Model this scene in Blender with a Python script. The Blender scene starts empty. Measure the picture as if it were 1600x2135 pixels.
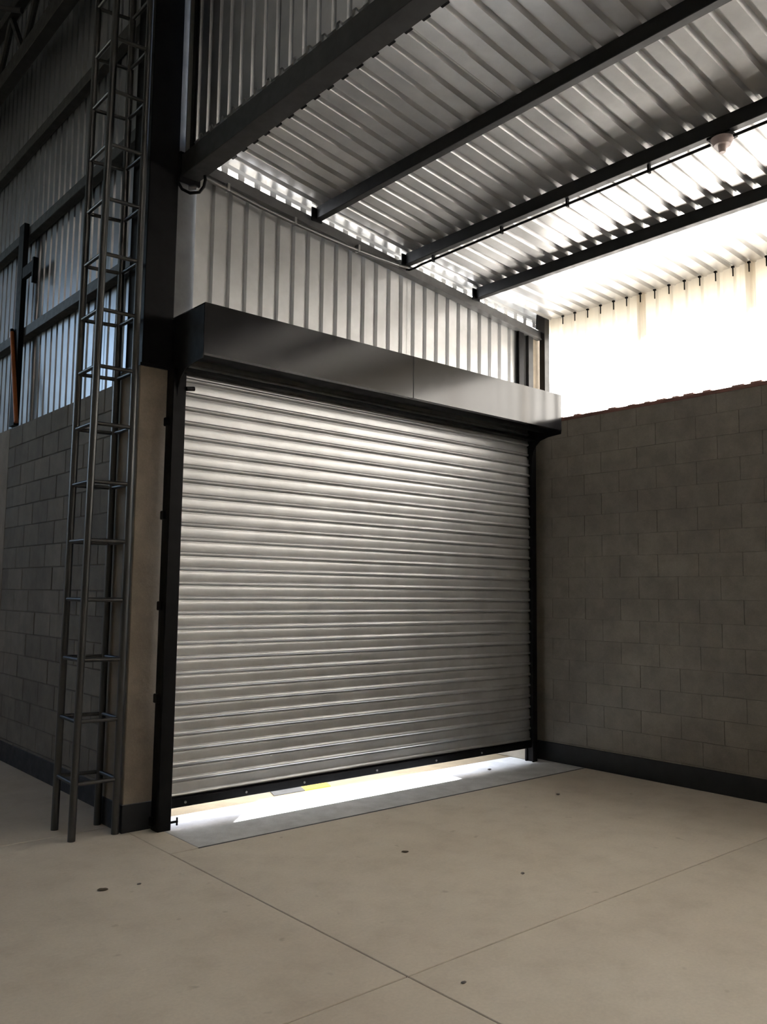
import bpy, bmesh, math, random
from mathutils import Vector, Matrix

random.seed(7)
C = bpy.context.scene.collection
sc = bpy.context.scene

# ---------------------------------------------------------------- camera
CAM = Vector((-2.8685, -5.5292, 1.65)); YAW, PITCH, ROLL, FPX = 0.713, 0.0961, 0.0125, 1767.69
fw = Vector((math.sin(YAW)*math.cos(PITCH), math.cos(YAW)*math.cos(PITCH), math.sin(PITCH)))
r0 = Vector((math.cos(YAW), -math.sin(YAW), 0)); u0 = r0.cross(fw)
rt = r0*math.cos(ROLL)+u0*math.sin(ROLL); up = -r0*math.sin(ROLL)+u0*math.cos(ROLL)
cd = bpy.data.cameras.new('camera'); cam = bpy.data.objects.new('camera', cd); C.objects.link(cam)
cam.matrix_world = Matrix(((rt.x, up.x, -fw.x, CAM.x), (rt.y, up.y, -fw.y, CAM.y), (rt.z, up.z, -fw.z, CAM.z), (0, 0, 0, 1)))
cd.sensor_fit = 'HORIZONTAL'; cd.sensor_width = 36.0; cd.lens = FPX/1600*36.0
cd.clip_start = 0.05; cd.clip_end = 200
sc.camera = cam

# ---------------------------------------------------------------- sky, sun, exposure
SUN_AZ = Vector((0.73, 0.68)).normalized(); TAN_E = 0.577
w = bpy.data.worlds.new('sky'); sc.world = w; w.use_nodes = True
nt = w.node_tree; nt.nodes.clear()
sky = nt.nodes.new('ShaderNodeTexSky'); sky.sky_type = 'NISHITA'; sky.sun_disc = False
sky.sun_elevation = math.atan(TAN_E); sky.sun_rotation = math.atan2(SUN_AZ.x, SUN_AZ.y)
sky.air_density = 1.0; sky.dust_density = 1.5
bg = nt.nodes.new('ShaderNodeBackground'); bg.inputs['Strength'].default_value = 0.32
wo = nt.nodes.new('ShaderNodeOutputWorld')
nt.links.new(sky.outputs[0], bg.inputs[0]); nt.links.new(bg.outputs[0], wo.inputs[0])
sl = bpy.data.lights.new('sun', 'SUN'); sl.energy = 32.0; sl.angle = math.radians(0.53); sl.color = (0.985, 0.99, 1.0)
so = bpy.data.objects.new('sun', sl); C.objects.link(so)
so.rotation_euler = Vector((SUN_AZ.x, SUN_AZ.y, TAN_E)).to_track_quat('Z', 'Y').to_euler()
so.location = (20, 20, 20)
vs = sc.view_settings
sc.display_settings.display_device = 'sRGB'
vs.view_transform = 'Standard'; vs.look = 'None'; vs.gamma = 1.0; vs.use_curve_mapping = False
vs.exposure = 1.74

# ---------------------------------------------------------------- materials
def srgb(r, g, b):
    f = lambda c: (c/255)/12.92 if c/255 <= .04045 else ((c/255+.055)/1.055)**2.4
    return (f(r), f(g), f(b), 1)
class M:
    """small node-graph helper"""
    def __init__(s, name):
        s.m = bpy.data.materials.new(name); s.m.use_nodes = True; s.t = s.m.node_tree
        s.b = s.t.nodes['Principled BSDF']; s.out = s.t.nodes['Material Output']
    def n(s, t, **k):
        nd = s.t.nodes.new(t)
        for a, v in k.items(): setattr(nd, a, v)
        return nd
    def l(s, a, b): s.t.links.new(a, b)
    def coord(s, scale=(1, 1, 1), obj=False):
        if obj:
            c = s.n('ShaderNodeTexCoord').outputs['Object']
        else:
            c = s.n('ShaderNodeNewGeometry').outputs['Position']
        mp = s.n('ShaderNodeMapping'); mp.inputs['Scale'].default_value = scale
        s.l(c, mp.inputs['Vector']); return mp.outputs[0]
    def noise(s, scale, detail=4, rough=.55, cs=(1, 1, 1)):
        nd = s.n('ShaderNodeTexNoise'); nd.inputs['Scale'].default_value = scale
        nd.inputs['Detail'].default_value = detail; nd.inputs['Roughness'].default_value = rough
        s.l(s.coord(cs), nd.inputs['Vector']); return nd.outputs['Fac']
    def ramp(s, fac, stops):
        r = s.n('ShaderNodeValToRGB'); e = r.color_ramp.elements
        while len(e) < len(stops): e.new(.5)
        for el, (p, c) in zip(e, stops): el.position = p; el.color = c
        s.l(fac, r.inputs[0]); return r.outputs[0]
    def rng(s, fac, a, b, lo=.3, hi=.7):
        m = s.n('ShaderNodeMapRange'); m.inputs[1].default_value = lo; m.inputs[2].default_value = hi
        m.inputs[3].default_value = a; m.inputs[4].default_value = b
        s.l(fac, m.inputs[0]); return m.outputs[0]
    def mix(s, a, b, fac, mode='MIX'):
        m = s.n('ShaderNodeMix'); m.data_type = 'RGBA'; m.blend_type = mode
        for sock, v in ((m.inputs[0], fac), (m.inputs[6], a), (m.inputs[7], b)):
            if hasattr(v, 'is_linked'): s.l(v, sock)
            else: sock.default_value = v
        return m.outputs[2]
    def bump(s, fac, strength=.3, dist=.01):
        b = s.n('ShaderNodeBump'); b.inputs['Strength'].default_value = strength; b.inputs['Distance'].default_value = dist
        s.l(fac, b.inputs['Height']); s.l(b.outputs[0], s.b.inputs['Normal'])
    def objrand(s): return s.n('ShaderNodeObjectInfo').outputs['Random']
    def set(s, **k):
        for a, v in k.items():
            sock = s.b.inputs[a.replace('_', ' ')]
            if hasattr(v, 'is_linked'): s.l(v, sock)
            else: sock.default_value = v
        return s

def concrete(name, c1, c2, c3, rough=.85, obj_var=.0, bumps=.25, streak=None):
    m = M(name)
    big = m.noise(1.1, 5, .6); mid = m.noise(6, 5, .65); fine = m.noise(90, 3, .6)
    col = m.ramp(big, [(.3, c1), (.55, c2), (.75, c3)])
    col = m.mix(col, m.ramp(mid, [(.35, (.62, .62, .62, 1)), (.65, (1.15, 1.15, 1.15, 1))]), .45, 'MULTIPLY')
    col = m.mix(col, m.ramp(fine, [(.3, (.8, .8, .8, 1)), (.7, (1.1, 1.1, 1.1, 1))]), .4, 'MULTIPLY')
    if streak:
        st = m.noise(3, 3, .5, streak)
        col = m.mix(col, m.ramp(st, [(.4, (.75, .72, .68, 1)), (.65, (1.05, 1.05, 1.05, 1))]), .5, 'MULTIPLY')
    if obj_var:
        rv = m.rng(m.objrand(), 1-obj_var, 1+obj_var, 0, 1)
        cmb = m.n('ShaderNodeCombineColor')
        for i in range(3): m.l(rv, cmb.inputs[i])
        col = m.mix(col, cmb.outputs[0], 1.0, 'MULTIPLY')
    m.set(Base_Color=col, Roughness=rough)
    m.bump(m.noise(40, 5, .7), bumps, .006)
    return m.m

def metal(name, col, rough, metallic=1.0, var=.12, bumps=0.0, bscale=6):
    m = M(name)
    a = m.noise(3.5, 4, .6); b = m.noise(25, 3, .6)
    base = m.mix(col, tuple(c*.8 for c in col[:3])+(1,), m.rng(a, 0, 1))
    m.set(Base_Color=base, Metallic=metallic, Roughness=m.rng(b, rough-var*.3, rough+var*.3))
    if bumps: m.bump(m.noise(bscale, 2, .4), bumps, .02)
    return m.m

def paint(name, col, rough=.4, var=.1, bumps=0, bscale=3, spec=.5):
    m = M(name)
    a = m.noise(8, 4, .6)
    m.set(Base_Color=m.mix(col, tuple(c*1.5+.003 for c in col[:3])+(1,), m.rng(a, 0, 1)),
          Roughness=m.rng(m.noise(14, 3), rough-var*.5, rough+var*.5))
    m.b.inputs['Specular IOR Level'].default_value = spec
    if bumps: m.bump(m.noise(bscale, 1, .3), bumps, .03)
    return m.m

MAT = {}
def make_floor_material():
    m = M('concrete_floor')
    big = m.noise(.55, 4, .55); mid = m.noise(3.2, 6, .65); fine = m.noise(55, 4, .65)
    col = m.ramp(big, [(.3, (.54, .475, .39, 1)), (.5, (.59, .53, .44, 1)), (.7, (.625, .565, .475, 1))])
    col = m.mix(col, m.ramp(mid, [(.32, (.8, .78, .76, 1)), (.5, (1, 1, 1, 1)), (.72, (1.12, 1.12, 1.12, 1))]), .5, 'MULTIPLY')
    col = m.mix(col, m.ramp(fine, [(.3, (.86, .86, .86, 1)), (.7, (1.06, 1.06, 1.06, 1))]), .5, 'MULTIPLY')
    spots = m.noise(7.5, 2, .5)
    col = m.mix(col, m.ramp(spots, [(.24, (.55, .52, .48, 1)), (.30, (1, 1, 1, 1))]), .5, 'MULTIPLY')
    m.set(Base_Color=col, Roughness=m.rng(m.noise(4, 4), .55, .8))
    m.bump(m.noise(30, 5, .7), .12, .004)
    MAT['floor'] = m.m
make_floor_material()
MAT['floor_joint'] = concrete('joint_dust', (.17, .13, .09, 1), (.2, .16, .115, 1), (.23, .18, .13, 1), .95)
MAT['threshold'] = concrete('threshold_concrete', (.50, .51, .52, 1), (.55, .56, .57, 1), (.6, .61, .62, 1), .75)
MAT['driveway'] = concrete('driveway_concrete', (.17, .135, .085, 1), (.19, .152, .095, 1), (.21, .168, .108, 1), .9)
MAT['soil'] = concrete('bare_soil', (.09, .075, .05, 1), (.11, .09, .06, 1), (.13, .11, .075, 1), .95)
MAT['block_left'] = concrete('grey_block', (.13, .118, .1, 1), (.165, .15, .126, 1), (.205, .186, .157, 1), .9, .13, .4)
MAT['mortar'] = concrete('grey_mortar', (.09, .081, .068, 1), (.11, .1, .083, 1), (.13, .117, .098, 1), .95, 0, .4)
MAT['block_right'] = concrete('sealed_block', (.21, .192, .162, 1), (.24, .22, .184, 1), (.275, .25, .208, 1), .72, .05, .3)
MAT['mortar_right'] = concrete('sealed_mortar', (.195, .18, .151, 1), (.226, .206, .172, 1), (.258, .235, .195, 1), .8, 0, .3)
MAT['pillar'] = concrete('cast_concrete', (.20, .168, .128, 1), (.24, .203, .157, 1), (.275, .235, .183, 1), .8, 0, .3, (1, 1, .25))
MAT['black'] = paint('black_paint', (.004, .004, .0048, 1), .5, .12, 0, 3, .12)
MAT['black_base'] = paint('black_base_paint', (.011, .012, .015, 1), .55, .15, 0, 3, .35)
MAT['hood'] = paint('gloss_black_sheet', (.004, .004, .005, 1), .15, .03, .07, 1.6, .38)
MAT['primer'] = paint('charcoal_primer', (.020, .020, .020, 1), .5, .15, 0, 3, .3)
MAT['purlin'] = paint('dark_primer', (.009, .0095, .011, 1), .5, .15, 0, 3, .3)
MAT['rake'] = paint('grey_primer', (.075, .075, .075, 1), .45, .1)
MAT['ladder'] = metal('ladder_steel', (.085, .087, .088, 1), .36, .7)
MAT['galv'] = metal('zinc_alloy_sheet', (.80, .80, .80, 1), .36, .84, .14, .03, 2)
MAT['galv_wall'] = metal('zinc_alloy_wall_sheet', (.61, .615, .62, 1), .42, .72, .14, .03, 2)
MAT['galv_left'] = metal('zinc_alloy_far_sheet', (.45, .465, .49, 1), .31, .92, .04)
MAT['slat'] = metal('shutter_zinc', (.62, .625, .63, 1), .40, .62, .06)
MAT['conduit'] = metal('conduit_zinc', (.22, .22, .22, 1), .4, .8)
MAT['clip'] = metal('clip_zinc', (.6, .6, .6, 1), .35, 1)
MAT['rust'] = paint('red_oxide', (.16, .075, .06, 1), .7, .1)
MAT['orange'] = paint('orange_plastic', (.30, .085, .02, 1), .5, .1)
MAT['box'] = paint('pinkish_grey_plastic', (.38, .31, .30, 1), .5, .1)
MAT['yellow'] = paint('yellow_road_paint', (.80, .42, .01, 1), .6, .1)
MAT['greypaint'] = paint('grey_road_paint', (.035, .034, .032, 1), .7, .1)
MAT['leaf'] = paint('dry_brown', (.07, .05, .03, 1), .8, .1)
MAT['stone'] = paint('pebble_grey', (.12, .11, .1, 1), .9, .1)
MAT['corner'] = concrete('beige_sheet', (.40, .33, .24, 1), (.44, .365, .265, 1), (.48, .40, .29, 1), .7)
MAT['plaster'] = concrete('painted_plaster', (.52, .46, .38, 1), (.58, .52, .43, 1), (.62, .56, .47, 1), .9)
def make_translucent(name, tint, trans):
    m = M(name)
    d = m.n('ShaderNodeBsdfDiffuse'); d.inputs['Color'].default_value = tuple(c*.75 for c in tint[:3])+(1,)
    t = m.n('ShaderNodeBsdfTranslucent')
    nz = m.noise(2.5, 4, .6, (1, 6, 1))
    m.l(m.mix(tint, tuple(c*.9 for c in tint[:3])+(1,), m.rng(nz, 0, 1)), t.inputs['Color'])
    mx = m.n('ShaderNodeMixShader'); mx.inputs[0].default_value = trans
    m.l(d.outputs[0], mx.inputs[1]); m.l(t.outputs[0], mx.inputs[2]); m.l(mx.outputs[0], m.out.inputs['Surface'])
    return m.m
MAT['translucent'] = make_translucent('cream_fibreglass', (.90, .845, .765, 1), .68)

# ---------------------------------------------------------------- object helpers
def wloc(p):
    v = Vector((0, 0, 0))
    while p is not None: v += p.location; p = p.parent
    return v
def obj(name, bm, mat, parent=None, smooth=False):
    """links a bmesh given in world coordinates as one object"""
    off = wloc(parent)
    if parent is not None: bmesh.ops.translate(bm, verts=bm.verts, vec=-off)
    me = bpy.data.meshes.new(name); bm.normal_update(); bm.to_mesh(me); bm.free()
    if mat is not None: me.materials.append(MAT[mat])
    if smooth:
        for p in me.polygons: p.use_smooth = True
        try: me.set_sharp_from_angle(angle=math.radians(38))
        except Exception: pass
    o = bpy.data.objects.new(name, me); C.objects.link(o); o.parent = parent
    return o
def tag(o, label, cat, group=None):
    o['label'] = label; o['category'] = cat
    if group: o['group'] = group
    return o
def struct(o): o['kind'] = 'structure'; return o
def empty(name, loc):
    o = bpy.data.objects.new(name, None); o.empty_display_size = .1; o.location = loc; C.objects.link(o); return o
def thing(name, loc, label, cat, group=None): return tag(empty(name, loc), label, cat, group)

def add_box(bm, lo, hi, bev=0.0):
    lo, hi = Vector(lo), Vector(hi)
    g = bmesh.ops.create_cube(bm, size=1, matrix=Matrix.Translation((lo+hi)/2) @ Matrix.Diagonal((*(hi-lo), 1)))
    if bev:
        es = list({e for v in g['verts'] for e in v.link_edges})
        bmesh.ops.bevel(bm, geom=es, offset=bev, segments=1, affect='EDGES', profile=.5)
def box(lo, hi, bev=0.0):
    bm = bmesh.new(); add_box(bm, lo, hi, bev); return bm
def add_tube(bm, pts, r, seg=12, cap=True):
    pts = [Vector(p) for p in pts]; rings = []
    prev = None
    for i, p in enumerate(pts):
        d = (pts[min(i+1, len(pts)-1)]-pts[max(i-1, 0)]).normalized()
        a = prev if prev is not None and abs(prev.dot(d)) < .95 else (Vector((0, 0, 1)) if abs(d.z) < .9 else Vector((1, 0, 0)))
        u = (a - d*a.dot(d)).normalized(); v = d.cross(u); prev = u
        rings.append([bm.verts.new(p+u*(r*math.cos(2*math.pi*k/seg))+v*(r*math.sin(2*math.pi*k/seg))) for k in range(seg)])
    for A, B in zip(rings, rings[1:]):
        for k in range(seg): bm.faces.new((A[k], A[(k+1) % seg], B[(k+1) % seg], B[k]))
    if cap:
        bm.faces.new(list(reversed(rings[0]))); bm.faces.new(rings[-1])
def tube(pts, r, seg=12):
    bm = bmesh.new(); add_tube(bm, pts, r, seg); return bm
def add_prism(bm, poly, axis, a, b):
    """poly: 2-D outline, extruded along axis from a to b"""
    def P(q, t):
        if axis == 'x': return (t, q[0], q[1])
        if axis == 'y': return (q[0], t, q[1])
        return (q[0], q[1], t)
    A = [bm.verts.new(P(q, a)) for q in poly]; B = [bm.verts.new(P(q, b)) for q in poly]
    n = len(poly)
    for i in range(n): bm.faces.new((A[i], A[(i+1) % n], B[(i+1) % n], B[i]))
    bm.faces.new(A); bm.faces.new(list(reversed(B)))
    bmesh.ops.recalc_face_normals(bm, faces=bm.faces[:])
def prism(poly, axis, a, b):
    bm = bmesh.new(); add_prism(bm, poly, axis, a, b); return bm

# trapezoid rib profile of one pitch, centred on the rib: (u, depth)
PITCH_R = .1525
def rib_profile(c, depth=.030, top=.026, flank=.012, pitch=PITCH_R):
    return [(c-pitch/2, 0), (c-top/2-flank, 0), (c-top/2, depth), (c+top/2, depth), (c+top/2+flank, 0)]
def sheet(profile, stations, fn, tabs=None):
    """corrugated sheet: profile [(u, depth)], stations along the ribs, fn(u, v, depth) -> xyz"""
    bm = bmesh.new()
    rows = [[bm.verts.new(fn(u, v, d)) for (u, d) in profile] for v in stations]
    for A, B in zip(rows, rows[1:]):
        for i in range(len(profile)-1): bm.faces.new((A[i], A[i+1], B[i+1], B[i]))
    if tabs: tabs(bm)
    return bm

# ---------------------------------------------------------------- dimensions
XR, XL = 4.12, -.15            # inner faces of right and left block walls
HR, HL = 3.468, 3.29           # tops of the block walls
YB = -10.0                     # back wall behind the camera
NW, NF = -13.0, 11.0           # far sides of the nave
def roofz(x): return 5.03-.155*x+.0115*x*x if x < 5 else 5.03-.155*5+.0115*25
def rakez(x): return 4.912-.112*x

# ---------------------------------------------------------------- floor
floor = struct(obj('floor', box((NW, YB, -.25), (XR+.15, .335, -.006)), 'floor_joint'))
floor2 = obj('slab_bed', box((NW, .335, -.25), (-.02, NF, -.006)), 'floor_joint', floor)
def slab(x0, x1, y0, y1, mat='floor', g=.0035, name='slab'):
    return obj(name, box((x0+g, y0+g, -.05), (x1-g, y1-g, 0), .003), mat, floor)
xs = [XR+.15, -.25, -3.6, -7.0, -10.4, NW]; ys = [YB, -5.7, -2.70, 0.335]
for i in range(len(xs)-1):
    for j in range(len(ys)-1):
        x1, x0 = xs[i], xs[i+1]; y0, y1 = ys[j], ys[j+1]
        if i == 0 and j == 2:
            slab(x0, x1, y0, -.486)
            slab(-.25, -.045, -.483, .335, 'floor', .001)
            slab(-.045, x1, -.468, .335, 'threshold', .001)
        else: slab(x0, x1, y0, y1)
for y0, y1 in ((.335, 3.4), (3.4, 7.2), (7.2, NF)):
    for i in range(1, len(xs)-1): slab(xs[i+1], min(xs[i], -.02) if i > 1 else -.02, y0, y1)
ground = struct(obj('ground', box((-.02, .336, -.3), (5.2, 30, -.002)), 'driveway'))
ground3 = struct(obj('ground', box((5.2, .336, -.3), (40, 30, -.01)), 'soil'))
ground2 = struct(obj('ground', box((XR+.15, -30, -.3), (40, .336, -.02)), 'soil'))

# ---------------------------------------------------------------- block walls
def block_mesh(name, L, H, mat, axis_sign):
    """face looks along -x; length along y, height along z; origin at lower corner"""
    g, c, d = GAP, GAP*1.5, .03
    bm = bmesh.new()
    y0, y1, z0, z1 = g, L-g, g, H-g
    F = [bm.verts.new((-.0012 if GAP < .002 else -.004, y, z)) for y, z in ((y0+c, z0+c), (y1-c, z0+c), (y1-c, z1-c), (y0+c, z1-c))]
    E = [bm.verts.new((0, y, z)) for y, z in ((y0, z0), (y1, z0), (y1, z1), (y0, z1))]
    B = [bm.verts.new((d, y, z)) for y, z in ((y0, z0), (y1, z0), (y1, z1), (y0, z1))]
    bm.faces.new(F)
    for A, D in ((E, F), (B, E)):
        for i in range(4): bm.faces.new((A[i], A[(i+1) % 4], D[(i+1) % 4], D[i]))
    bmesh.ops.recalc_face_normals(bm, faces=bm.faces[:])
    if bm.faces[0].normal.x > 0: bmesh.ops.reverse_faces(bm, faces=bm.faces[:])
    me = bpy.data.meshes.new(name); bm.to_mesh(me); bm.free(); me.materials.append(MAT[mat]); return me
GAP = .0014
def lay_blocks(parent, x, ya, yb, z0, courses, H, mat, jitter):
    L = .40; full = block_mesh('block', L, H, mat, -1); half = block_mesh('half_block', L/2, H, mat, -1)
    n = int(round((yb-ya)/L))
    for c in range(courses):
        y = ya
        items = [full]*n if c % 2 == 0 else [half]+[full]*(n-1)+[half]
        for me in items:
            o = bpy.data.objects.new('block', me); C.objects.link(o); o.parent = parent
            o.location = Vector((x+random.uniform(-jitter, jitter), y, z0+c*H))-wloc(parent)
            y += L if me is full else L/2
# right wall
wall_right = struct(obj('wall_right', box((XR+.004, YB, 0), (XR+.15, .78, HR-.002)), 'mortar_right'))
lay_blocks(wall_right, XR, -3.90, .10, 0, 17, .204, 'block_right', .0012)
bm = bmesh.new()
for k in range(26):
    y = .0-k*.16-random.uniform(0, .08)
    add_box(bm, (XR+.01, y-.05, HR-.004), (XR+.05, y+random.uniform(0, .06), HR+random.uniform(.004, .022)), .003)
o = obj('mortar_crumbs', bm, 'rust', wall_right); o['kind'] = 'stuff'
obj('sill_angle', box((XR-.006, -9, HR-.03), (XR+.09, .1, HR+.004), .002), 'rust', wall_right)
base_r = struct(obj('baseboard_right', box((XR-.012, YB, 0), (XR+.01, .10, .188), .003), 'black_base'))
GAP = .0035
# left wall, running away from the door wall
wall_left = struct(obj('wall_left', box((XL+.004, .50, 0), (-.0, NF, HL-.002)), 'mortar'))
lay_blocks(wall_left, XL, .50, 4.90, 0, 16, .2056, 'block_left', .003)
base_l = struct(obj('baseboard_left', box((XL-.012, .50, 0), (XL+.01, NF, .186), .003), 'black_base'))
tie = tag(obj('tie_column', box((XL-.006, 3.50, .186), (XL+.05, 3.86, HL+.002), .004), 'pillar'), 'cast concrete tie column flush in the left block wall, at the photo edge', 'column')

# ---------------------------------------------------------------- corrugated cladding
# front wall above the door (ribs vertical, pushed outwards)
wall_front = struct(empty('wall_front', (0, .12, HL)))
WF0 = .226
def front_fn(u, v, d):
    return (u, .12+d, 3.10+v*(roofz(u)-.085-3.10))
n_ribs = 26
i = 0
while i < n_ribs:
    j = min(i+7, n_ribs)
    prof = [(.09, 0)] if i == 0 else []
    for k in range(i, j): prof += rib_profile(WF0+.1515*k, pitch=.1515)
    if j < n_ribs: prof += rib_profile(WF0+.1515*j, pitch=.1515)
    else: prof.append((WF0+.1515*(j-.5), 0))
    def tabs(bm, i=i, j=j):
        for k in range(i, j):
            c = WF0+.1515*(k+.5)
            a, b = c-.006, c+.052
            vs_ = [bm.verts.new(p) for p in ((a, .12, roofz(a)-.087), (b, .12, roofz(b)-.087), (b, .12, roofz(b)-.002), (a, .12, roofz(a)-.002))]
            bm.faces.new(vs_)
    yo = .0 if (i//7) % 2 == 0 else .002
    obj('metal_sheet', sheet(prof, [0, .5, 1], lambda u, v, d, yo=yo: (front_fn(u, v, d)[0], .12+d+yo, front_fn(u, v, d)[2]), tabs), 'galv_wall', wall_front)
    i = j
obj('closure_flashing', box((-.06, .155, 3.30), (.19, .158, 8.4)), 'rake', wall_front)
obj('lintel', box((-.02, .13, 3.12), (XR, .28, 3.36), .004), 'black', wall_front)
# cladding above the left block wall (ribs vertical, pushed outwards)
i = 0
nl = int((NF-.3)/PITCH_R)
XS = -.055
while i < nl:
    j = min(i+7, nl)
    prof = []
    for k in range(i, j): prof += rib_profile(.42+PITCH_R*k)
    prof += rib_profile(.42+PITCH_R*j)
    yo = random.uniform(-.002, .002); tl = random.uniform(-.004, .004)
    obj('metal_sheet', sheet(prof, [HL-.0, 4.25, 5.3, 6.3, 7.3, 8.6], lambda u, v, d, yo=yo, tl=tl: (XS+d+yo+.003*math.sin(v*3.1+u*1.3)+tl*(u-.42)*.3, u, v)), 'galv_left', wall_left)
    i = j
# cladding above the eave beam, on the nave side of the low roof
wall_upper = struct(empty('wall_upper', (0, 0, 4.95)))
i = 0; nu = int(-YB/PITCH_R)
while i < nu:
    j = min(i+7, nu)
    prof = []
    for k in range(i, j): prof += rib_profile(.02-.0+(-PITCH_R*k), pitch=-PITCH_R, top=-.026, flank=-.012)
    prof += rib_profile(.02-PITCH_R*j, pitch=-PITCH_R, top=-.026, flank=-.012)
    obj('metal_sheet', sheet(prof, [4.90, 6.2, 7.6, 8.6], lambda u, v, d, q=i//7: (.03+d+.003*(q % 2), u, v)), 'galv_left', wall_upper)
    i = j
# translucent sheeting over the right block wall
window = struct(empty('window_1', (XR+.1, 0, HR)))
XW = 4.235
k = 0; y_start = .10
laps = [.10, -1.055, -2.135, -3.215, -4.295, -5.375, -6.455, -7.535, -8.615, -9.9]
for a, b in zip(laps, laps[1:]):
    prof = []; y = a
    nr = int(round((a-b)/.1543))
    p = (a-b)/nr
    prof = []
    for q in range(nr):
        prof += rib_profile(a-p*(q+.5), depth=.026, top=-.03, flank=-.014, pitch=-p)
    prof.append((b, 0)); prof.append((b-.027, 0)); prof.append((b-.041, .026)); prof.append((b-.082, .026))
    off = .004*(k % 2); k += 1
    obj('translucent_sheet', sheet(prof, [HR-.05, HR+.5, 4.60], lambda u, v, d, off=off: (XW+d+off, u, v)), 'translucent', window)

# ---------------------------------------------------------------- low roof over the bay
ceiling = struct(empty('ceiling', (2, -3, 4.8)))
Y0R = .16; RC = -.04
xst = [.02, .35, .7, 1.15, 1.6, 2.16, 2.6, 3.1, 3.6, 4.2, 4.5, 4.80]
edges = [Y0R]
kk = 0; total = int((RC-YB)/PITCH_R)
start = -1
while start < total:
    end = min(start+7, total)
    prof = []
    for q in range(start, end):
        prof += rib_profile(RC-PITCH_R*q, pitch=-PITCH_R, top=-.03, flank=-.013, depth=.032)
    prof += rib_profile(RC-PITCH_R*end, pitch=-PITCH_R, top=-.03, flank=-.013, depth=.032)
    off = .002*((start//7) % 2)
    def rf(u, v, d, off=off, ph=1.3):
        return (v, u, roofz(v)+d+off+.0012*math.sin(v*5+ph+u*2))
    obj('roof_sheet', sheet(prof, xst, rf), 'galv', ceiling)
    start = end
for q in range(30):  # dark of the rib cavities beside the beam, put in as black pieces
    c = RC-PITCH_R*q
    P = [(c-.03, -.004), (c-.024, .012), (c-.012, .026), (c+.012, .026), (c+.024, .012), (c+.03, -.004)]
    bm = bmesh.new()
    A = [bm.verts.new((.14, yy_, roofz(.14)+zz-.004)) for yy_, zz in P]; B = [bm.verts.new((.322, yy_, roofz(.322)+zz-.004)) for yy_, zz in P]
    for a_ in range(6): bm.faces.new((A[a_], A[(a_+1) % 6], B[(a_+1) % 6], B[a_]))
    bm.faces.new(A); bm.faces.new(B[::-1]); bmesh.ops.recalc_face_normals(bm, faces=bm.faces[:])
    obj('rib_shade', bm, 'black', ceiling)
ho = box((4.203, -.005, 4.488), (4.209, .005, 4.578)); add_box(ho, (4.196, -.012, 4.566), (4.216, .012, 4.58))  # short dark ticks hanging along the eave at rib spacing
tick0 = obj('eave_tick', ho, 'black', ceiling)
for q in range(60):
    o = tick0 if q == 0 else tick0.copy()
    if q: C.objects.link(o); o.parent = ceiling
    o.location = (0, -.191-.1537*q+random.uniform(-.006, .006), random.uniform(-.004, .004))
# high roof of the nave
def hz(x): return 8.2+1.4*(x-.3)/(-6.8) if x > -6.5 else 9.6-1.4*(-6.5-x)/6.7
hi_roof = struct(empty('ceiling', (-6, 0, 8.2)))
FILL = [(-9.2, -7.6)]          # unseen translucent strip added to brighten the floor, east slope behind the camera
def roof_slab(y0, y1):
    P = [(.3, hz(.3)), (-6.5, 9.6), (NW-.2, 8.2), (NW-.2, 8.26), (-6.5, 9.66), (.3, hz(.3)+.06)]
    obj('roof_sheet', prism(P, 'y', y0, y1), 'galv_left', hi_roof)
yy = YB
for a, b in FILL:
    roof_slab(yy, a)
    for xa, xb in ((.3, -1.2), (-5.2, -6.5), (-6.5, NW-.2)):
        obj('roof_sheet', prism([(xa, hz(xa)), (xb, hz(xb)), (xb, hz(xb)+.06), (xa, hz(xa)+.06)], 'y', a, b), 'galv_left', hi_roof)
    obj('fill_sheet', prism([(-1.2, hz(-1.2)+.02), (-5.2, hz(-5.2)+.02), (-5.2, hz(-5.2)+.024), (-1.2, hz(-1.2)+.024)], 'y', a, b), 'translucent', hi_roof)
    yy = b
roof_slab(yy, NF+4.5)  # runs past the far wall as an added canopy, keeping sun off its opening
# far walls of the nave (behind and beside the camera)
wall_back = struct(obj('wall_back', box((NW, YB-.15, 0), (XR+.15, YB, 9.6)), 'block_left'))
wb2 = None
wall_west = struct(obj('wall_west', box((NW-.15, YB, 0), (NW, NF, 4.2)), 'block_left'))
obj('upper_cladding', box((NW-.15, YB, 5.0), (NW, NF, 8.3)), 'galv_left', wall_west)
fill_west = struct(obj('fill_band', box((NW-.08, YB, 4.2), (NW-.075, NF, 5.0)), 'translucent'))  # unseen translucent band added to let sky light into the nave
wall_far = struct(obj('wall_far', box((NW, NF, 0), (-.0, NF+.15, 4.2)), 'block_left'))
obj('upper_cladding', box((NW, NF, 7.4), (0, NF+.15, 9.6)), 'galv_left', wall_far)
win_f = struct(obj('window_3', box((NW, NF+.03, 4.2), (-4.2, NF+.09, 4.26)), 'primer'))
obj('upper_cladding', box((-4.2, NF, 4.2), (0, NF+.15, 7.4)), 'galv_left', wall_far)
for q in range(4): obj('mullion', box((-4.3-q*2.1, NF+.03, 4.26), (-4.24-q*2.1, NF+.09, 7.4)), 'primer', win_f)

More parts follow.
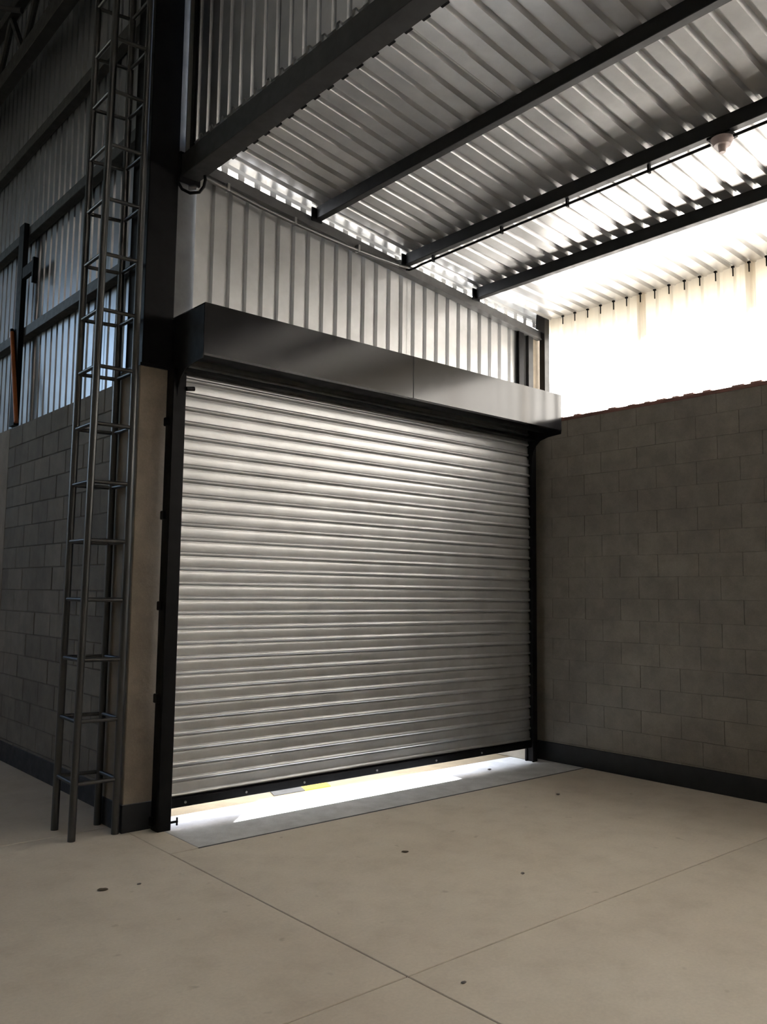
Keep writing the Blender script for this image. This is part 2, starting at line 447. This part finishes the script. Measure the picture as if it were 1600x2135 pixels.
# ---------------------------------------------------------------- pillars and column at the door
pil = thing('concrete_pillar', (-.16, .30, 0), 'square cast concrete pillar between ladder and shutter, black painted foot', 'pillar')
obj('shaft', box((-.300, .13, .0), (-.015, .50, 3.265), .006), 'pillar', pil)
obj('painted_foot', box((-.306, .124, .0), (-.012, .503, .19), .004), 'black_base', pil)
jp = thing('concrete_pillar', (4.05, .45, 0), 'concrete door jamb pillar in the right corner behind the shutter rail', 'pillar')
obj('shaft', box((3.965, .11, 0), (XR+.003, .78, HR-.1), .006), 'block_right', jp)
col = thing('steel_column', (-.17, .26, 3.265), 'black steel column standing on the concrete pillar beside the ladder', 'column')
obj('shaft', box((-.288, .135, 3.285), (-.052, .42, 8.3), .004), 'black', col)
obj('base_plate', box((-.300, .128, 3.265), (-.016, .47, 3.287), .002), 'black', col)
obj('side_channel', box((.012, .06, 4.95), (.036, .118, 8.3), .002), 'black', col)
obj('edge_strip', box((-.02, .10, 4.95), (.010, .118, 8.3), .002), 'conduit', col)
cc = thing('steel_column', (4.18, .03, HR), 'short dark steel post on the right block wall in the roof corner', 'column')
obj('shaft', box((4.140, .0, HR), (4.222, .07, 4.59), .003), 'primer', cc)
obj('gusset', prism([(4.00, 4.44), (4.14, 4.42), (4.14, 4.585), (4.02, 4.60)], 'y', .0, .01), 'black', cc)
dp = tag(obj('door_post', box((3.815, .075, 3.66), (3.895, .112, 4.49), .003), 'black'), 'black steel post against metal cladding, left of the brown post', 'post', 'posts in the roof corner')
bp = tag(obj('door_post', box((3.962, .07, 3.66), (4.04, .112, 4.44), .003), 'primer'), 'brown grey steel post beside the narrow cream sheet in the corner', 'post', 'posts in the roof corner')
obj('translucent_sheet', prism([(4.035, 3.40), (4.2, 3.40), (4.2, 4.40), (4.035, 4.425)], 'y', .100, .104), 'corner', wall_front).name = 'corner_panel'

# ---------------------------------------------------------------- steel beams
def c_beam(bm, x0, x1, y0, y1, z0, z1, t=.006):
    """cold-formed box section running along y, open lips at the ends"""
    add_box(bm, (x0, y0, z0), (x1, y1, z1), .004)
eb = thing('steel_beam', (0, -4, 4.75), 'deep charcoal box beam along the upper edge of the low roof', 'beam')
bm = bmesh.new(); c_beam(bm, -.052, .098, YB, .10, 4.755, 4.928); obj('web', bm, 'primer', eb)
obj('end_plate', box((-.065, .10, 4.72), (.11, .128, 4.95), .002), 'black', eb)
def purlin(x, z, label, w=.064, h=.105):
    t = thing('roof_purlin', (x, -4, z-h), label, 'purlin', 'purlins under the low roof')
    bm = bmesh.new(); c_beam(bm, x, x+w, YB, .02, z-h, z-.001); obj('web', bm, 'purlin', t)
    obj('bracket', box((x-.045, .02, z-h-.02), (x+w+.0, .032, z-.01), .002), 'black', t)
    return t
purlin(1.145, roofz(1.145), 'dark steel purlin nearest the deep charcoal beam, under bare sheeting')
purlin(2.160, roofz(2.160), 'dark steel purlin with a black pipe and lamp box below it')
purlin(3.100, roofz(3.100), 'dark steel purlin nearest the bright translucent sheeting')
rk = thing('rake_beam', (2, .06, 4.6), 'grey sloping steel channel along the top of the door wall', 'beam')
bm = bmesh.new()
add_prism(bm, [(.0, rakez(0)), (4.14, rakez(4.14)), (4.14, rakez(4.14)-.092), (0, rakez(0)-.092)], 'y', .05, .112); obj('web', bm, 'rake', rk)
bm = bmesh.new()
add_prism(bm, [(.0, rakez(0)-.08), (4.14, rakez(4.14)-.08), (4.14, rakez(4.14)-.092), (0, rakez(0)-.092)], 'y', .036, .05); obj('lower_lip', bm, 'rake', rk)

# girts on the left wall
def girt(z, label, h=.10):
    t = thing('wall_girt', (-.1, 4, z-h/2), label, 'girt', 'girts along the left cladding')
    bm = bmesh.new(); add_box(bm, (-.150, .45, z-h/2), (-.062, NF, z+h/2), .004); obj('web', bm, 'primer', t)
    return t
girt(4.255, 'lowest horizontal steel girt on the left cladding, nearest the blocks')
girt(5.320, 'second horizontal girt up, level with the top of the stub post')
girt(6.33, 'third horizontal girt up the left cladding, plain and unbraced', .11)
# truss along the top of the left wall
tr = thing('roof_truss', (-.2, 4, 7.3), 'dark steel lattice truss along the top of the left cladding', 'truss')
obj('bottom_chord', box((-.27, .45, 7.24), (-.15, NF, 7.42), .004), 'primer', tr)
obj('top_chord', box((-.27, .45, 8.02), (-.17, NF, 8.12), .004), 'primer', tr)
y = .75; flip = 0
while y < 9.0:
    za, zb = (7.40, 8.04) if flip == 0 else (8.04, 7.40)
    obj('diagonal', tube([(-.21, y, za), (-.21, y+.47, zb)], .036, 8), 'primer', tr)
    y += .47; flip ^= 1
obj('diagonal', tube([(-.3, 3.4, 7.75), (-1.6, 5.2, 8.35)], .03, 8), 'primer', tr)
# stub post with bracket and orange pipe
sp = thing('stub_post', (-.175, 3.32, HL), 'black steel stub post on the block wall against the left cladding', 'post')
obj('shaft', box((-.200, 3.25, HL), (-.148, 3.40, 5.40), .003), 'black', sp)
obj('cleat', box((-.195, 2.95, 4.80), (-.152, 3.25, 4.92), .003), 'black', sp)
obj('cleat_plate', box((-.20, 2.915, 4.68), (-.150, 2.95, 4.94), .003), 'black', sp)
op = thing('plastic_pipe', (-.222, 3.1, HL), 'orange plastic pipe leaning on the black stub post', 'pipe')
obj('tube', tube([(-.222, 3.10, HL), (-.222, 3.265, 3.85), (-.222, 3.385, 4.27)], .022, 10), 'orange', op, True)
obj('end_plug', tube([(-.222, 3.385, 4.27), (-.222, 3.395, 4.30)], .02, 10), 'black', op, True)

# ---------------------------------------------------------------- ladder
ld = thing('caged_ladder', (-.47, .33, 0), 'tall grey tube steel lattice ladder standing against the concrete pillar', 'ladder')
obj('joint_strip', box((-.045, -.489, -.03), (XR-.02, -.466, -.0015)), 'black_base', floor)
LP = [(-.630, .165), (-.618, .505), (-.336, .155), (-.336, .455)]
TOP = 7.4
tops = [(-.570, .165), (-.575, .505), (-.33, .14), (-.33, .455)]
def lp(i, z):
    a, b = Vector(LP[i]), Vector(tops[i]); t = z/TOP
    p = a.lerp(b, t); return Vector((p.x, p.y, z))
for i in range(4): obj('upright', tube([lp(i, 0), lp(i, TOP)], .0255, 14), 'ladder', ld, True)
z = .365
while z < TOP-.05:
    for a, b in ((0, 1), (0, 2), (1, 3), (2, 3)):
        obj('rung', tube([lp(a, z), lp(b, z)], .0145, 10), 'ladder', ld, True)
    z += .4065

# ---------------------------------------------------------------- rolling shutter
sh = thing('rolling_shutter', (1.96, .05, 0), 'wide ribbed steel rolling shutter, black hood, opened slightly above the floor', 'shutter')
SP, ZB, YC = .1065, .205, .066
pr = [(-.004, 0), (.004, .001), (.011, .003), (.018, .008), (.020, .014), (.018, .020), (.012, .026), (.0065, .0295), (.0045, .031),
      (.0055, .042), (.0060, .058), (.0055, .074), (.0045, .090), (.003, .0945), (-.006, .0965), (-.007, .104), (-.004, .1065)]
bm = bmesh.new()
seg_x = [-.02, 3.945]
rows = [[bm.verts.new((x, YC-d, z)) for d, z in pr] for x in seg_x]
for i in range(len(pr)-1): bm.faces.new((rows[0][i], rows[1][i], rows[1][i+1], rows[0][i+1]))
bk = [[bm.verts.new((x, YC+.010, z)) for z in (0, SP)] for x in seg_x]
bm.faces.new((bk[0][0], bk[0][1], bk[1][1], bk[1][0]))
slat0 = obj('slat', bm, 'slat', sh, True)
base = slat0.location.copy()
ns = 30
for k in range(ns):
    o = slat0 if k == 0 else slat0.copy()
    if k: C.objects.link(o); o.parent = sh
    o.location = (0, random.uniform(-.0012, .0012), ZB+SP*k)
bm = box((-.015, YC-.035, .137), (3.94, YC+.012, .198), .003); obj('bottom_bar', bm, 'black', sh)
bm = box((-.01, YC-.012, .196), (3.935, YC+.0, .21), .002); obj('bar_channel', bm, 'black', sh)
for x in (.12, .62, 1.15, 1.9, 2.6, 3.2):
    obj('bar_bolt', tube([(x, YC-.034, .168), (x, YC-.043, .168)], .009, 8), 'clip', sh)
def rail(x0, x1, inner):
    bm = bmesh.new()
    xi = x1 if inner > 0 else x0
    add_box(bm, (x0, .0, 0), (x1, .016, 3.26), .003)
    add_box(bm, (x0, .084, 0), (x1, .108, 3.26), .003)
    if inner > 0: add_box(bm, (x0, .016, 0), (x0+.045, .084, 3.26))
    else: add_box(bm, (x1-.045, .016, 0), (x1, .084, 3.26))
    return obj('guide_rail', bm, 'black', sh)
rail(-.100, .0, 1); rail(3.923, 3.990, -1)
for z in (.06, .90, 1.545, 2.19, 2.87):
    bm = bmesh.new(); add_box(bm, (-.122, .045, z-.032), (-.098, .1, z+.032), .006); obj('lug', bm, 'black', sh)
bm = tube([(-.003, .01, .05), (.055, .01, .05)], .009, 8); add_tube(bm, [(.05, .01, .025), (.05, .01, .078)], .007, 8); obj('floor_bolt', bm, 'black', sh)
obj('stop_lug', tube([(-.002, -.006, 3.115), (.06, -.006, 3.125)], .017, 10), 'black', sh)
# hood
def hood(x0, x1):
    bm = bmesh.new()
    P = [(-.37, 3.297), (-.37, 3.656), (.112, 3.656), (.112, 3.652), (-.366, 3.652), (-.366, 3.301), (-.315, 3.301), (-.315, 3.297)]
    add_prism(bm, P, 'x', x0, x1)
    return obj('hood_panel', bm, 'hood', sh)
hood(-.07, 1.908); hood(1.913, 3.93)
obj('hood_seam', box((1.906, -.3715, 3.297), (1.9145, -.368, 3.657)), 'black', sh)
def endplate(x):
    P = [(.108, 3.645), (-.36, 3.645), (-.366, 3.30), (-.36, 3.262), (-.20, 3.25), (-.10, 3.225), (-.045, 3.18), (-.012, 3.12), (.0, 3.05), (.108, 3.05)]
    return obj('end_plate', prism(P, 'x', x-.004, x+.004), 'black', sh)
endplate(-.068); endplate(3.934)
obj('barrel', tube([(-.06, -.15, 3.46), (3.93, -.15, 3.46)], .16, 20), 'black', sh, True)
obj('soffit_strip', box((-.06, -.05, 3.235), (3.93, .045, 3.262), .003), 'black', sh)

# ---------------------------------------------------------------- conduits and small fittings
cd1 = thing('electrical_conduit', (1.1, .0, 4.7), 'thin grey conduit clipped below the sloping door wall channel', 'conduit')
def cz(x): return 4.772-.172*(x-.06)+.046*(x-.06)**2
obj('tube', tube([(x, .018, cz(x)) for x in (.10, .35, .6, .9, 1.2, 1.5, 1.8, 2.05, 2.2)], .0165, 10), 'conduit', cd1, True)
for x in (.30, .93, 1.60, 2.08):
    obj('clip', box((x-.012, .0, cz(x)-.012), (x+.012, .05, cz(x)+.05), .003), 'clip', cd1)
cb = thing('cable_loop', (-.0, .05, 4.62), 'black cable loop hanging under the charcoal beam end by the column', 'cable')
obj('cord', tube([(-.07, .115, 4.71), (-.04, .10, 4.655), (.0, .05, 4.62), (.05, .0, 4.625), (.075, -.02, 4.67), (.08, -.03, 4.72), (.075, -.03, 4.752)], .012, 8), 'black', cb, True)
obj('sleeve', tube([(.0, .08, 4.672), (.05, .06, 4.685)], .018, 8), 'conduit', cb, True)
cd2 = thing('electrical_conduit', (2.2, -3, 4.61), 'black conduit running under the purlin to the round lamp box', 'conduit')
obj('tube', tube([(2.17, .02, 4.60), (2.175, -.02, 4.585), (2.19, -.08, 4.592), (2.20, -.16, 4.606), (2.20, -2.90, 4.606)], .0105, 8), 'black', cd2, True)
obj('tube', tube([(2.20, -3.06, 4.606), (2.20, YB+.2, 4.606)], .0105, 8), 'black', cd2, True)
for y in (-.30, -1.10, -1.755, -2.45, -3.6):
    obj('clip', box((2.185, y-.008, 4.585), (2.215, y+.008, 4.65), .002), 'black', cd2)
jb = thing('lamp_box', (2.205, -2.98, 4.6), 'round pinkish lamp box under the purlin with the black conduit', 'lamp box')
bm = bmesh.new()
bmesh.ops.create_cone(bm, cap_ends=True, segments=24, radius1=.052, radius2=.072, depth=.045, matrix=Matrix.Translation((2.205, -2.98, 4.595)))
obj('cover', bm, 'box', jb, True)
bm = bmesh.new(); bmesh.ops.create_cone(bm, cap_ends=True, segments=16, radius1=.020, radius2=.028, depth=.05, matrix=Matrix.Translation((2.205, -2.98, 4.55)))
obj('lamp_socket', bm, 'box', jb, True)
obj('mounting_plate', box((2.15, -3.06, 4.617), (2.26, -2.90, 4.636), .003), 'black', jb)

# ---------------------------------------------------------------- outside the door
opp = tag(obj('sun_blocker', bm := prism([(1.6, 0), (25, 0), (25, 3.1), (9.6, 5.4), (7.02, 3.12), (4.87, 3.09), (4.87, 4.2), (1.6, 4.2)], 'y', 4.0, 9.0), 'plaster'), 'unseen plastered block across the yard, outline shaped to trim the sun patch', 'blocker')  # unseen, added to block the sun; its outline shapes the patch under the shutter
fm = thing('floor_marking', (1.5, .5, 0), 'yellow and grey painted marking on the yard behind the shutter gap', 'marking')
obj('yellow_block', prism([(1.43, .40), (1.70, .40), (1.80, .66), (1.53, .66)], 'z', -.004, .004), 'yellow', fm)
obj('grey_block', prism([(1.12, .40), (1.43, .40), (1.53, .66), (1.22, .66)], 'z', -.004, .0035), 'greypaint', fm)

# ---------------------------------------------------------------- bits on the floor
def pebble(name, x, y, r, mat, label, cat, flat=.4, rz=0):
    bm = bmesh.new(); bmesh.ops.create_icosphere(bm, subdivisions=2, radius=r)
    for v in bm.verts:
        v.co *= 1+random.uniform(-.15, .15); v.co.x *= 1.5; v.co.z *= flat
    zmin = min(v.co.z for v in bm.verts)
    bmesh.ops.transform(bm, verts=bm.verts, matrix=Matrix.Translation((x, y, -zmin)) @ Matrix.Rotation(rz, 4, 'Z'))
    o = obj(name, bm, mat, None, True); return tag(o, label, cat, 'small bits lying on the floor')
pebble('dry_leaf', -.838, -.851, .020, 'leaf', 'dry brown leaf on the bare floor in front of the ladder', 'leaf', .25, -.6)
pebble('pebble', -.644, -.887, .009, 'stone', 'tiny dark pebble on the floor just right of the dry leaf', 'pebble')
pebble('dry_leaf', .937, -1.382, .016, 'leaf', 'small dry leaf on the floor in front of the shutter', 'leaf', .3, -.7)
pebble('pebble', 1.20, -2.132, .010, 'stone', 'small dark pebble on the floor midway to the right wall', 'pebble', .5)
pebble('pebble', -.109, -2.9, .009, 'stone', 'dark pebble beside the crossing of the floor joints', 'pebble', .5)
pebble('pebble', 3.005, -1.008, .012, 'stone', 'dark crumb on the floor near the right end of the threshold', 'crumb', .5)
pebble('pebble', 3.30, .02, .016, 'stone', 'dark crumb on the pale threshold close to the right jamb', 'crumb', .4)
